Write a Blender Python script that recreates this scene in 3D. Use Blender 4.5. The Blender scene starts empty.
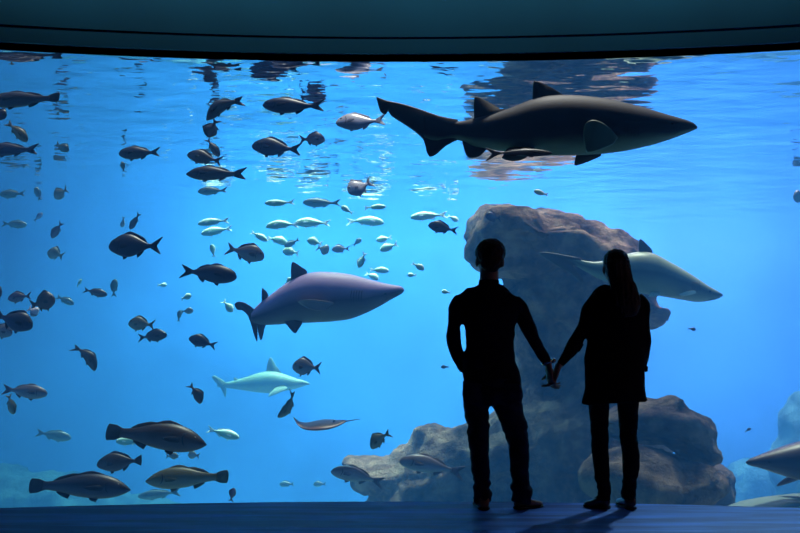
import bpy, bmesh, math, random
from mathutils import Vector, Matrix, noise
random.seed(7)
C = bpy.context.scene
COL = C.collection
PI = math.pi
# ------------------------------------------------------------------ camera
F_PX = 900.0
CAM = Vector((0.0, 0.0, 1.075))
TILT = math.atan(75.5/F_PX)
cd = bpy.data.cameras.new('camera'); cam = bpy.data.objects.new('camera', cd); COL.objects.link(cam)
cam.location = CAM; cam.rotation_euler = (PI/2+TILT, 0, 0)
cd.sensor_width = 36.0; cd.lens = F_PX*36.0/800.0; cd.clip_end = 200
C.camera = cam
def P(px, py, Y):
    """point of the place seen at photo pixel (px,py) at a distance Y in front of the camera"""
    u = (px-400.0)/F_PX; v = (266.5-py)/F_PX
    d = Vector((u, math.cos(TILT)-v*math.sin(TILT), math.sin(TILT)+v*math.cos(TILT)))
    return CAM + d*(Y/d.y)
def S(px, py, Y):
    """metres per pixel there"""
    return (P(px+1, py, Y)-P(px, py, Y)).length
# ------------------------------------------------------------------ helpers
def tag(o, label=None, cat=None, group=None, kind=None):
    if label: o['label'] = label
    if cat: o['category'] = cat
    if group: o['group'] = group
    if kind: o['kind'] = kind
    return o
def empty(name, loc=(0,0,0), rz=0.0):
    o = bpy.data.objects.new(name, None); COL.objects.link(o)
    o.location = loc; o.rotation_euler = (0,0,rz); o.empty_display_size = .1
    return o
def mk(name, bm, m, parent=None, smooth=True):
    me = bpy.data.meshes.new(name)
    bmesh.ops.recalc_face_normals(bm, faces=bm.faces[:])
    for f in bm.faces: f.smooth = smooth
    bm.to_mesh(me); bm.free()
    if isinstance(m, (list, tuple)):
        for k in m: me.materials.append(k)
    else: me.materials.append(m)
    o = bpy.data.objects.new(name, me); COL.objects.link(o)
    if parent: o.parent = parent
    return o
def evaluated_bm(bm, mods):
    """apply modifiers to a bmesh and hand back a new bmesh"""
    me = bpy.data.meshes.new('tmp'); bm.to_mesh(me); bm.free()
    o = bpy.data.objects.new('tmp', me); COL.objects.link(o)
    mods(o)
    dg = bpy.context.evaluated_depsgraph_get(); dg.update()
    ev = o.evaluated_get(dg); m2 = bpy.data.meshes.new_from_object(ev)
    out = bmesh.new(); out.from_mesh(m2)
    bpy.data.objects.remove(o); bpy.data.meshes.remove(me); bpy.data.meshes.remove(m2)
    return out
def remesh(bm, voxel, smooth_it=2):
    def mods(o):
        r = o.modifiers.new('r', 'REMESH'); r.mode = 'VOXEL'; r.voxel_size = voxel
        s = o.modifiers.new('s', 'SMOOTH'); s.factor = .5; s.iterations = smooth_it
    return evaluated_bm(bm, mods)
def box(bm, x0, x1, y0, y1, z0, z1):
    v = [bm.verts.new((x,y,z)) for x in (x0,x1) for y in (y0,y1) for z in (z0,z1)]
    for q in ((0,1,3,2),(4,6,7,5),(0,4,5,1),(2,3,7,6),(0,2,6,4),(1,5,7,3)):
        bm.faces.new([v[i] for i in q])
def rings(bm, rs, cap=True):
    """skin closed rings of equal count"""
    vs = [[bm.verts.new(p) for p in r] for r in rs]
    n = len(vs[0])
    for a, b in zip(vs, vs[1:]):
        for i in range(n):
            bm.faces.new((a[i], a[(i+1)%n], b[(i+1)%n], b[i]))
    if cap:
        bm.faces.new(vs[0]); bm.faces.new(vs[-1][::-1])
def catmull(pts, n):
    """resample a list of tuples smoothly, n steps per span"""
    out = []
    for i in range(len(pts)-1):
        p0 = pts[max(i-1,0)]; p1 = pts[i]; p2 = pts[i+1]; p3 = pts[min(i+2,len(pts)-1)]
        for k in range(n):
            t = k/n
            out.append(tuple(.5*((2*b)+(-a+c)*t+(2*a-5*b+4*c-d)*t*t+(-a+3*b-3*c+d)*t**3) for a,b,c,d in zip(p0,p1,p2,p3)))
    out.append(tuple(pts[-1]))
    return out
# ------------------------------------------------------------------ materials
def mat(name):
    m = bpy.data.materials.new(name); m.use_nodes = True
    nt = m.node_tree; nt.nodes.clear()
    out = nt.nodes.new('ShaderNodeOutputMaterial')
    return m, nt, out
def N(nt, t, **kw):
    n = nt.nodes.new('ShaderNode'+t)
    for k, v in kw.items():
        if hasattr(n, k): setattr(n, k, v)
    return n
def L(nt, a, b): nt.links.new(a, b)
def ramp(nt, fac, stops):
    r = N(nt, 'ValToRGB'); e = r.color_ramp.elements
    while len(e) < len(stops): e.new(.5)
    for i, (p, c) in enumerate(stops):
        e[i].position = p; e[i].color = (*c, 1)
    L(nt, fac, r.inputs[0]); return r
def plain(name, col, rough=.6, spec=.4, noise_amt=0.0, scale=8, bump=0.0, bscale=60, metal=0):
    m, nt, out = mat(name)
    b = N(nt, 'BsdfPrincipled'); b.inputs['Roughness'].default_value = rough
    b.inputs['Specular IOR Level'].default_value = spec; b.inputs['Metallic'].default_value = metal
    b.inputs['Base Color'].default_value = (*col, 1)
    tc = N(nt, 'TexCoord')
    if noise_amt:
        n = N(nt, 'TexNoise'); n.inputs['Scale'].default_value = scale; n.inputs['Detail'].default_value = 5
        L(nt, tc.outputs['Object'], n.inputs['Vector'])
        r = ramp(nt, n.outputs['Fac'], [(.3, tuple(c*(1-noise_amt) for c in col)), (.7, tuple(min(1,c*(1+noise_amt)) for c in col))])
        L(nt, r.outputs[0], b.inputs['Base Color'])
    if bump:
        n2 = N(nt, 'TexNoise'); n2.inputs['Scale'].default_value = bscale; n2.inputs['Detail'].default_value = 4
        L(nt, tc.outputs['Object'], n2.inputs['Vector'])
        bp = N(nt, 'Bump'); bp.inputs['Strength'].default_value = bump; bp.inputs['Distance'].default_value = .01
        L(nt, n2.outputs['Fac'], bp.inputs['Height']); L(nt, bp.outputs[0], b.inputs['Normal'])
    L(nt, b.outputs[0], out.inputs[0])
    return m
SCAT_C=(.07,.34,1.0); SCAT_D=.078
ABS_C=(.0,.60,.95); ABS_D=.09
WAVE=(.07,.017)
WORLD_C=(.28,.42,1.0); WORLD_S=.26
# ------------------------------------------------------------------ the place
SAG_R = 14.2            # radius of the curved window, centre on the camera side
YC = 6.2                # window face at its middle
HALF = 4.6
def arc_y(x, off=0.0):
    return YC-SAG_R+math.sqrt(max(0,(SAG_R+off)**2-x*x))
TX, TY1, TZ0, WZ = 13.5, 21.0, -3.0, 3.4      # tank half-width, far wall, bed, water level
def arc_slab(bm, z0, z1, o0, o1, half=HALF, n=48):
    """curved bar following the window between two offsets and two heights"""
    rs = []
    for i in range(n+1):
        x = -half+2*half*i/n
        y0 = arc_y(x, o0); y1 = arc_y(x, o1)
        rs.append([(x,y0,z0),(x,y0,z1),(x,y1,z1),(x,y1,z0)])
    rings(bm, rs)
# carpet
def carpet_mat():
    m, nt, out = mat('carpet')
    b = N(nt, 'BsdfPrincipled'); b.inputs['Roughness'].default_value = .55; b.inputs['Specular IOR Level'].default_value = .35
    tc = N(nt, 'TexCoord'); mp = N(nt, 'Mapping'); mp.inputs['Scale'].default_value = (.35, 3.0, 1)
    L(nt, tc.outputs['Object'], mp.inputs['Vector'])
    n = N(nt, 'TexNoise'); n.inputs['Scale'].default_value = 2.2; n.inputs['Detail'].default_value = 6
    L(nt, mp.outputs[0], n.inputs['Vector'])
    r = ramp(nt, n.outputs['Fac'], [(.42, CARPET[0]), (.62, CARPET[1])])  # pale streaks put rippled light from the tank into the carpet colour
    L(nt, r.outputs[0], b.inputs['Base Color'])
    n2 = N(nt, 'TexNoise'); n2.inputs['Scale'].default_value = 160
    L(nt, tc.outputs['Object'], n2.inputs['Vector'])
    bp = N(nt, 'Bump'); bp.inputs['Strength'].default_value = .5; bp.inputs['Distance'].default_value = .004
    L(nt, n2.outputs['Fac'], bp.inputs['Height']); L(nt, bp.outputs[0], b.inputs['Normal'])
    L(nt, b.outputs[0], out.inputs[0]); return m
CARPET = ((.006,.04,.28), (.06,.19,.75))
M_wall = plain('dark_wall_paint', (.02,.03,.05), .8)
M_teal = plain('teal_fascia_paint', (.006,.17,.29), .75, noise_amt=.10, scale=1.5)
M_black = plain('black_rubber_seal', (.002,.002,.003), .8, .1)
# carpet floor runs up to the curved glass
bm = bmesh.new(); n = 48
top = []; bot = []
for i in range(n+1):
    x = -HALF+2*HALF*i/n
    top.append((x, arc_y(x, .0)))
ol = [(-HALF,-3.0)]+top+[(HALF,-3.0)]
rings(bm, [[(x,y,-.12) for x,y in ol], [(x,y,0) for x,y in ol]])
tag(mk('floor', bm, carpet_mat(), smooth=False), 'dark blue carpet floor in front of the tank window', kind='structure')
def sbox(name, dims, m, label):
    bm = bmesh.new(); box(bm, *dims); o = mk(name, bm, m, smooth=False); tag(o, label, kind='structure'); return o
CZ = 4.3
sbox('ceiling', (-HALF,HALF,-3.0,6.8,CZ,CZ+.15), M_wall, 'dark ceiling of the viewing room')
sbox('wall_left', (-HALF-.2,-HALF,-3.2,arc_y(HALF)+.12,-.12,CZ), M_wall, 'dark left wall of the viewing room')
sbox('wall_right', (HALF,HALF+.2,-3.2,arc_y(HALF)+.12,-.12,CZ), M_wall, 'dark right wall of the viewing room')
sbox('wall_back', (-HALF,HALF,-3.2,-3.0,-.12,CZ), M_wall, 'dark wall behind the visitors')
# fascia above the window: upper panel, shadow line, lower panel, black seal
ZG = P(400,60,YC+.12).z      # underside of the black seal
ZL0 = P(400,54,YC-.06).z; ZL1 = P(400,38.2,YC-.07).z; ZU0 = P(400,36.9,YC-.085).z
bm = bmesh.new(); arc_slab(bm, ZU0, CZ, -.085, .12)
tag(mk('wall_header', bm, M_teal, smooth=False), 'teal curved fascia wall above the tank window', kind='structure')
bm = bmesh.new(); arc_slab(bm, ZL0, ZL1, -.07, .12)
tag(mk('trim_1', bm, M_teal, smooth=False), 'teal curved lower band of the fascia', kind='structure')
bm = bmesh.new(); arc_slab(bm, ZL1, ZU0, -.055, .12)
tag(mk('trim_2', bm, M_black, smooth=False), 'thin dark shadow line between the fascia bands', kind='structure')
bm = bmesh.new(); arc_slab(bm, ZG, ZL0, -.05, .12)
tag(mk('trim_3', bm, M_black, smooth=False), 'black seal along the top of the tank window', kind='structure')
# acrylic pane
m, nt, out = mat('acrylic')
tr = N(nt, 'BsdfTransparent'); tr.inputs[0].default_value = (.985,.995,1,1)
gl = N(nt, 'BsdfGlossy'); gl.inputs['Roughness'].default_value = .02
fr = N(nt, 'Fresnel'); fr.inputs[0].default_value = 1.2
mx = N(nt, 'MixShader'); L(nt, fr.outputs[0], mx.inputs[0]); L(nt, tr.outputs[0], mx.inputs[1]); L(nt, gl.outputs[0], mx.inputs[2])
L(nt, mx.outputs[0], out.inputs[0])
bm = bmesh.new(); arc_slab(bm, -.10, ZG+.05, .02, .09, n=64)
tag(mk('window_1', bm, m, smooth=False), 'large curved acrylic window of the tank', kind='structure')
# ---- tank shell (paint) and bed
M_tank = plain('tank_paint', (.09,.31,.80), .8, noise_amt=.25, scale=.35)
yf = arc_y(HALF,.12)
sbox('wall_tank_front_left', (-TX,-HALF,yf-.25,yf,TZ0,CZ+1.2), M_tank, 'tank wall left of the window')
sbox('wall_tank_front_right', (HALF,TX,yf-.25,yf,TZ0,CZ+1.2), M_tank, 'tank wall right of the window')
bm = bmesh.new(); arc_slab(bm, TZ0, -.12, .0, .12)
tag(mk('wall_tank_sill', bm, M_tank, smooth=False), 'tank wall below the window', kind='structure')
sbox('wall_tank_left', (-TX-.3,-TX,yf-.3,TY1,TZ0,WZ+.6), M_tank, 'painted left wall of the tank')
sbox('wall_tank_right', (TX,TX+.3,yf-.3,TY1,TZ0,WZ+.6), M_tank, 'painted right wall of the tank')
sbox('wall_tank_back', (-TX-.3,TX+.3,TY1,TY1+.3,TZ0,WZ+.6), M_tank, 'painted far wall of the tank')
# sandy bed
bm = bmesh.new(); nx, ny = 90, 70
def bed_z(x, y):
    d=((x-4.2)/2.3)**2+((y-8.6)/1.5)**2
    return TZ0+2.57*math.exp(-d*d*.8)+.10*noise.noise(Vector((x*.25,y*.25,3)))+.03*noise.noise(Vector((x*1.1,y*.9,7)))
g = [[bm.verts.new((-TX+2*TX*i/nx, yf-.3+(TY1-yf+.3)*j/ny, 0)) for i in range(nx+1)] for j in range(ny+1)]
for r_ in g:
    for v in r_: v.co.z = bed_z(v.co.x, v.co.y)
for j in range(ny):
    for i in range(nx): bm.faces.new((g[j][i],g[j][i+1],g[j+1][i+1],g[j+1][i]))
M_sand = plain('pale_sand', (.22,.30,.29), .9, noise_amt=.18, scale=1.6, bump=.6, bscale=9)
tag(mk('floor_tank', bm, M_sand), 'pale sandy bed of the tank', kind='structure')
# ---- water body
m, nt, out = mat('sea_water')
tr = N(nt, 'BsdfTransparent'); L(nt, tr.outputs[0], out.inputs['Surface'])
sc = N(nt, 'VolumeScatter'); ab = N(nt, 'VolumeAbsorption'); ad = N(nt, 'AddShader')
sc.inputs['Color'].default_value = (*SCAT_C, 1); sc.inputs['Density'].default_value = SCAT_D; sc.inputs['Anisotropy'].default_value = 0.0
ab.inputs['Color'].default_value = (*ABS_C, 1); ab.inputs['Density'].default_value = ABS_D
L(nt, sc.outputs[0], ad.inputs[0]); L(nt, ab.outputs[0], ad.inputs[1]); L(nt, ad.outputs[0], out.inputs['Volume'])
try: m.cycles.homogeneous_volume = True
except Exception: pass
bm = bmesh.new()
pts = []
for i in range(49):
    x = -HALF+2*HALF*i/48; pts.append((x, arc_y(x,.10)))
e = .05
ol = [(-TX-e, yf-.02), (-HALF-.001, yf-.02)]+pts+[(HALF+.001, yf-.02), (TX+e, yf-.02), (TX+e,TY1+e), (-TX-e,TY1+e)]
rings(bm, [[(x,y,TZ0-.3) for x,y in ol], [(x,y,WZ+.05) for x,y in ol]])
tag(mk('water', bm, m, smooth=False), 'clear blue water filling the tank', kind='structure')
# ---- water surface: mirrors at grazing angles from below, lets light through when steep
m, nt, out = mat('water_surface')
tc = N(nt, 'TexCoord')
def wav(scale, sx, sy, det):
    mp = N(nt, 'Mapping'); mp.inputs['Scale'].default_value = (sx, sy, 1)
    L(nt, tc.outputs['Object'], mp.inputs['Vector'])
    n = N(nt, 'TexNoise'); n.inputs['Scale'].default_value = scale; n.inputs['Detail'].default_value = det
    L(nt, mp.outputs[0], n.inputs['Vector']); return n
n1 = wav(.9, .8, 1.1, 2); n2 = wav(3.2, .7, 1.2, 2)
b1 = N(nt, 'Bump'); b1.inputs['Distance'].default_value = WAVE[0]; L(nt, n1.outputs['Fac'], b1.inputs['Height'])
b2 = N(nt, 'Bump'); b2.inputs['Distance'].default_value = WAVE[1]; L(nt, n2.outputs['Fac'], b2.inputs['Height']); L(nt, b1.outputs[0], b2.inputs['Normal'])
gl = N(nt, 'BsdfGlossy'); gl.inputs['Roughness'].default_value = .0; gl.inputs[0].default_value = (.96,.98,1,1)
L(nt, b2.outputs[0], gl.inputs['Normal'])
tr = N(nt, 'BsdfTransparent')
geo = N(nt, 'NewGeometry'); dt = N(nt, 'VectorMath', operation='DOT_PRODUCT')
L(nt, geo.outputs['Incoming'], dt.inputs[0]); L(nt, geo.outputs['True Normal'], dt.inputs[1])
ab_ = N(nt, 'Math', operation='ABSOLUTE'); L(nt, dt.outputs['Value'], ab_.inputs[0])
mr = N(nt, 'MapRange'); mr.inputs['From Min'].default_value = .60; mr.inputs['From Max'].default_value = .68
L(nt, ab_.outputs[0], mr.inputs['Value'])
mx = N(nt, 'MixShader'); L(nt, mr.outputs[0], mx.inputs[0]); L(nt, gl.outputs[0], mx.inputs[1]); L(nt, tr.outputs[0], mx.inputs[2])
L(nt, mx.outputs[0], out.inputs[0])
bm = bmesh.new()
v = [bm.verts.new((x,y,WZ)) for x,y in [(-TX,yf)]+[(a,b+.025) for a,b in pts]+[(TX,yf),(TX,TY1),(-TX,TY1)]]; bm.faces.new(v)
tag(mk('water_surface', bm, m), 'rippled surface of the tank water seen from below', kind='structure')
# ------------------------------------------------------------------ light
w = bpy.data.worlds.new('world'); C.world = w; w.use_nodes = True
bg = w.node_tree.nodes['Background']; bg.inputs[0].default_value = (*WORLD_C, 1); bg.inputs[1].default_value = WORLD_S
def area(name, loc, tgt, sx, sy, power, col, spread=None):
    l = bpy.data.lights.new(name, 'AREA'); l.shape = 'RECTANGLE'; l.size = sx; l.size_y = sy; l.energy = power; l.color = col
    if spread: l.spread = spread
    o = bpy.data.objects.new(name, l); COL.objects.link(o); o.location = loc
    o.rotation_euler = (Vector(tgt)-Vector(loc)).to_track_quat('-Z','Y').to_euler()
    return o
# ------------------------------------------------------------------ fish
def skin_mat(name, back, mid, belly, rough=.42, mottled=.25, mscale=7, edge=(.30,.55,.80), spec=.5):
    """skin pigment: back, flank and belly colour by a per-vertex attribute, with mottling; some backs have light from above put in"""
    m, nt, out = mat(name)
    b = N(nt, 'BsdfPrincipled'); b.inputs['Roughness'].default_value = rough; b.inputs['Specular IOR Level'].default_value = spec
    at = N(nt, 'Attribute'); at.attribute_name = 'tone'
    tc = N(nt, 'TexCoord'); n = N(nt, 'TexNoise'); n.inputs['Scale'].default_value = mscale; n.inputs['Detail'].default_value = 6
    L(nt, tc.outputs['Object'], n.inputs['Vector'])
    a1 = N(nt, 'Math', operation='MULTIPLY_ADD'); L(nt, n.outputs['Fac'], a1.inputs[0]); a1.inputs[1].default_value = mottled; a1.inputs[2].default_value = -mottled/2
    a2 = N(nt, 'Math', operation='ADD'); L(nt, a1.outputs[0], a2.inputs[0]); L(nt, at.outputs['Fac'], a2.inputs[1])
    r = ramp(nt, a2.outputs[0], [(edge[0], belly), (edge[1], mid), (edge[2], back)])
    L(nt, r.outputs[0], b.inputs['Base Color'])
    w = N(nt, 'TexVoronoi'); w.inputs['Scale'].default_value = 70; L(nt, tc.outputs['Object'], w.inputs['Vector'])
    bp = N(nt, 'Bump'); bp.inputs['Strength'].default_value = .12; bp.inputs['Distance'].default_value = .004
    L(nt, w.outputs['Distance'], bp.inputs['Height']); L(nt, bp.outputs[0], b.inputs['Normal'])
    L(nt, b.outputs[0], out.inputs[0]); return m
SK = {
 'slate':  skin_mat('slate_fish_skin', (.018,.022,.045), (.04,.042,.07), (.10,.095,.12)),
 'navy':   skin_mat('navy_fish_skin', (.010,.013,.045), (.022,.025,.08), (.06,.06,.13)),
 'brown':  skin_mat('brown_fish_skin', (.030,.016,.018), (.085,.045,.042), (.15,.10,.10), mottled=.5),
 'olive':  skin_mat('olive_fish_skin', (.10,.10,.055), (.20,.19,.11), (.32,.30,.22)),
 'silver': skin_mat('silver_fish_skin', (.95,.85,.90), (.95,.82,.90), (.30,.26,.36), rough=.3, edge=(.18,.36,.70)),  # bright back and flank over dark belly: top light put into the colour
 'grey':   skin_mat('grey_fish_skin', (.12,.12,.17), (.28,.28,.34), (.40,.40,.44)),
 'pale':   skin_mat('pale_fish_skin', (1.0,1.0,.70), (.32,.52,.22), (.16,.28,.12), rough=.35, edge=(.25,.60,.86)),  # whitish back is light from above, painted into the skin
 'teal':   skin_mat('teal_fish_skin', (.05,.10,.10), (.09,.18,.17), (.16,.28,.25)),
 'purple': skin_mat('purple_fish_skin', (.05,.03,.08), (.13,.08,.15), (.26,.20,.26)),
}
def fin_mat(name, c): return plain(name, c, .5, .3, noise_amt=.3, scale=30)
FN = {'slate': fin_mat('slate_fin', (.025,.028,.05)), 'navy': fin_mat('navy_fin', (.02,.022,.06)), 'brown': fin_mat('brown_fin', (.05,.035,.035)),
      'olive': fin_mat('olive_fin', (.14,.14,.09)), 'silver': fin_mat('silver_fin', (.38,.34,.42)), 'grey': fin_mat('grey_fin', (.15,.15,.20)),
      'pale': fin_mat('pale_fin', (.75,.85,.65)), 'teal': fin_mat('teal_fin', (.07,.14,.13)), 'purple': fin_mat('purple_fin', (.07,.04,.09))}
M_eye = plain('wet_dark_eye', (.008,.008,.012), .12, .8)
M_iris = plain('silvery_iris', (.45,.42,.40), .3)
M_gill = plain('dark_gill_edge', (.02,.018,.03), .6)
PROF = {
 'bream':   [(0,.00,-.12,.05),(.045,.18,-.24,.16),(.14,.33,-.34,.28),(.28,.50,-.45,.38),(.45,.52,-.50,.40),(.6,.43,-.44,.34),(.76,.26,-.27,.22),(.9,.12,-.13,.11),(1,.09,-.10,.06)],
 'grouper': [(0,-.08,-.16,.06),(.06,.10,-.29,.26),(.16,.32,-.42,.48),(.3,.48,-.50,.60),(.45,.52,-.48,.60),(.62,.44,-.40,.48),(.78,.28,-.26,.30),(.92,.19,-.18,.17),(1,.18,-.17,.10)],
 'mullet':  [(0,.02,-.12,.10),(.05,.22,-.26,.28),(.18,.40,-.42,.48),(.34,.50,-.50,.56),(.5,.49,-.49,.54),(.66,.38,-.40,.42),(.82,.22,-.23,.24),(.94,.12,-.13,.12),(1,.11,-.12,.07)],
}
def prof_at(pr, t):
    for a, b in zip(pr, pr[1:]):
        if t <= b[0]+1e-9:
            k = (t-a[0])/(b[0]-a[0]); return tuple(x+(y-x)*k for x, y in zip(a, b))
    return pr[-1]
def plate(bm, outline, y0=0.0, th=.006, dy=None, D=None, root=None):
    """a thin fin with real thickness; outline in (x,z); dy(x,z) sideways lean"""
    rs = []
    cx = sum(p[0] for p in outline)/len(outline); cz = sum(p[1] for p in outline)/len(outline)
    for k, s in ((-1,.93),(-.6,1.0),(.6,1.0),(1,.93)):
        r = []
        for x, z in outline:
            X = cx+(x-cx)*s; Z = cz+(z-cz)*s
            p = Vector((X, y0+k*th/2+(dy(X,Z) if dy else 0), Z))
            r.append(D(p) if D else p)
        rs.append(r)
    rings(bm, rs)
def ball(bm, c, rx, ry, rz, D=None, seg=12, rg=8):
    res = bmesh.ops.create_uvsphere(bm, u_segments=seg, v_segments=rg, radius=1.0)
    for v in res['verts']:
        p = Vector((c[0]+v.co.x*rx, c[1]+v.co.y*ry, c[2]+v.co.z*rz)); v.co = D(p) if D else p
def loft_body(stations, lat=None, D=None, seg=16, power=1.0):
    """stations: (x, ztop, zbot, halfwidth); writes the pigment attribute"""
    bm = bmesh.new(); lay = bm.verts.layers.float.new('tone')
    rs = []
    for (x, zt, zb, hw) in stations:
        c = (zt+zb)/2; h = (zt-zb)/2; r = []
        for i in range(seg):
            a = 2*PI*i/seg
            sy = math.copysign(abs(math.cos(a))**power, math.cos(a))
            p = Vector((x, hw*sy, c+h*math.sin(a)))
            v = bm.verts.new(D(p) if D else p); v[lay] = .5+.5*math.sin(a); r.append(v)
        rs.append(r)
    for a, b in zip(rs, rs[1:]):
        for i in range(seg): bm.faces.new((a[i], a[(i+1)%seg], b[(i+1)%seg], b[i]))
    bm.faces.new(rs[0]); bm.faces.new(rs[-1][::-1])
    return bm
def swim_pose(o, px, py, Y, d, ang, yaw, roll=0):
    roll = -d*roll
    o.location = P(px, py, Y)
    head = (0 if d > 0 else PI)+math.radians(yaw)
    M = Matrix.Rotation(head, 4, 'Z') @ Matrix.Rotation(-math.radians(ang), 4, 'Y') @ Matrix.Rotation(math.radians(roll), 4, 'X')
    o.rotation_euler = M.to_euler()
def fish(name, px, py, lp, hp, d, ang, Y, kind, col, label, cat='fish', group=None, yaw=0, arch=0, bend=.03, roll=14, tail=None):
    Y = min(Y, 2.16*900/(342-(py-hp*.6))) if py < 300 else Y
    s = S(px, py, Y); cy_ = math.cos(math.radians(yaw))
    Lf = lp*s/max(.3, cy_); H = hp*s
    tail = tail or {'bream':'fork','mullet':'fork','grouper':'round'}[kind]
    pr = PROF[kind]; W = H
    tl = .20 if tail == 'fork' else .15
    Lb = Lf*(1-tl)
    def D(p):
        u = p.x/(Lf/2)
        y = p.y + (bend*Lf*(min(0,u-.2))**2)*2
        z = p.z - arch*Lf*u*u*.5 + arch*Lf*.16
        return Vector((p.x, y, z))
    st = []
    big = lp >= 24; mid = lp >= 15
    dense = catmull([p for p in pr], 3 if big else 1)
    for (t, zt, zb, w) in dense:
        st.append((Lf/2-t*Lb, zt*H, zb*H, max(.01*H, w*W/2)))
    st = [(st[0][0]+.006*Lf, st[0][1]*.5+st[0][2]*.5+.01*H, st[0][1]*.5+st[0][2]*.5-.01*H, .006*H)]+st
    sk, fn = SK[col], FN[col]
    xr = Lf/2-Lb; pe = prof_at(pr, 1)
    th = max(.004, .010*Lf)
    def xs(t): return Lf/2-t*Lb
    hp_ = (pe[1]-pe[2])/2*H; zc = (pe[1]+pe[2])/2*H
    if tail == 'fork':
        Ht = max(.9*H*.85, .22*Lf)/2
        to = [(xr+.03*Lf, zc+hp_*.9),(xr-.06*Lf, zc+hp_+.3*Ht),(-Lf/2+.02*Lf, zc+Ht),(-Lf/2, zc+Ht*.97),(-Lf/2+.05*Lf, zc+.5*Ht),(-Lf/2+.10*Lf, zc),
              (-Lf/2+.05*Lf, zc-.5*Ht),(-Lf/2, zc-Ht*.97),(-Lf/2+.02*Lf, zc-Ht),(xr-.06*Lf, zc-hp_-.3*Ht),(xr+.03*Lf, zc-hp_*.9)]
    else:
        Ht = max(.62*H, .12*Lf)/2
        to = [(xr+.03*Lf, zc+hp_*.9),(xr-.05*Lf, zc+hp_+.35*Ht),(-Lf/2+.02*Lf, zc+Ht),(-Lf/2+.004*Lf, zc+Ht*.6),(-Lf/2, zc),(-Lf/2+.004*Lf, zc-Ht*.6),
              (-Lf/2+.02*Lf, zc-Ht),(xr-.05*Lf, zc-hp_-.35*Ht),(xr+.03*Lf, zc-hp_*.9)]
    if not mid:
        bm = loft_body(st, D=D, seg=10); lay = bm.verts.layers.float['tone']
        n0 = len(bm.verts); plate(bm, to, 0, th, D=D)
        bm.verts.ensure_lookup_table()
        for v in bm.verts[n0:]: v[lay] = .7
        o = mk(name, bm, sk); tag(o, label, cat, group); swim_pose(o, px, py, Y, d, ang, yaw, roll); return o
    root = empty(name); tag(root, label, cat, group); swim_pose(root, px, py, Y, d, ang, yaw, roll)
    mk('body', loft_body(st, D=D, seg=16 if big else 12), sk, root)
    bm = bmesh.new(); plate(bm, to, 0, th, D=D); mk('tail_fin', bm, fn, root)
    # dorsal fin
    t0, t1 = (.30,.86); up = []; lo = []
    spiny = {'bream':.15,'grouper':.14,'mullet':.13}[kind]
    for k in range(9):
        t = t0+(t1-t0)*k/8; q = prof_at(pr, t); f = k/8
        h = H*spiny*(min(1, f*5)*(1-.25*math.sin(f*PI*1.0)) if f < .85 else (1-f)/.15*.9)
        if kind != 'bream' and .42 < f < .55: h *= .45
        up.append((xs(t)-.02*Lf*f, q[1]*H+h)); lo.append((xs(t), q[1]*H-.06*H))
    bm = bmesh.new(); plate(bm, up+lo[::-1], 0, th*.8, D=D); mk('dorsal_fin', bm, fn, root)
    def low(t0, t1, h, nm):
        q0, q1 = prof_at(pr, t0), prof_at(pr, t1)
        pts = [(xs(t0), q0[2]*H+.05*H),(xs(t0+.03), q0[2]*H-h*H),(xs((t0+t1)/2+.03), (q0[2]+q1[2])/2*H-h*.7*H),(xs(t1)-.01*Lf, q1[2]*H-.2*h*H),(xs(t1), q1[2]*H+.05*H)]
        bm = bmesh.new(); plate(bm, pts, 0, th*.8, D=D); mk(nm, bm, fn, root)
    low(.66,.82,.16,'anal_fin')
    if not big:
        pass
    else:
        low(.34,.44,.15,'pelvic_fin')
        for sd in (-1, 1):
            q = prof_at(pr, .27); y0 = sd*q[3]*W/2*.86
            pts = [(xs(.26),-.06*H),(xs(.33),.02*H),(xs(.45),-.06*H),(xs(.47),-.14*H),(xs(.40),-.20*H),(xs(.30),-.20*H)]
            bm = bmesh.new(); plate(bm, pts, y0, th*.7, dy=lambda x,z: sd*max(0,(xs(.27)-x))*.42, D=D); mk('pectoral_fin', bm, fn, root)
    er = max(.055*H, .012*Lf) if kind != 'bream' else max(.06*H, .012*Lf)
    for sd in (-1, 1):
        q = prof_at(pr, .13)
        bm = bmesh.new(); ball(bm, (xs(.13), sd*q[3]*W/2*.78, (.12 if kind != 'grouper' else .06)*H), er, er*.6, er, D, 10, 6)
        e_ = mk('eye', bm, M_eye if lp < 60 else M_iris, root)
        if lp >= 60:
            bm = bmesh.new(); ball(bm, (xs(.13), sd*(q[3]*W/2*.78+er*.3), .06*H), er*.6, er*.42, er*.6, D, 10, 6); mk('pupil', bm, M_eye, e_)
    if lp >= 36:
        for sd in (-1, 1):
            bm = bmesh.new(); outer = []; inner = []
            for k in range(7):
                a = -1.1+2.2*k/6; t = .245-.0*k; 
                tt = .20+.055*math.cos(a); z = (-.03+.30*math.sin(a))*H*.9
                q = prof_at(pr, tt); zz = max(-.9,min(.9, 2*(z/H-(q[1]+q[2])/2)/(q[1]-q[2])))
                y = sd*q[3]*W/2*math.sqrt(1-zz*zz)
                outer.append(Vector((xs(tt)-.006*Lf, y*1.03, z))); inner.append(Vector((xs(tt)+.004*Lf, y*1.03, z)))
            tube = []
            for o_, i_ in zip(outer, inner):
                off = Vector((0, sd*.006*Lf, 0))
                tube.append([D(o_-off), D(o_+off*.5), D(i_+off*.5), D(i_-off)])
            rings(bm, tube); mk('gill_cover', bm, M_gill, root)
    return root
F = fish
DK='swimming in the tank'
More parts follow.
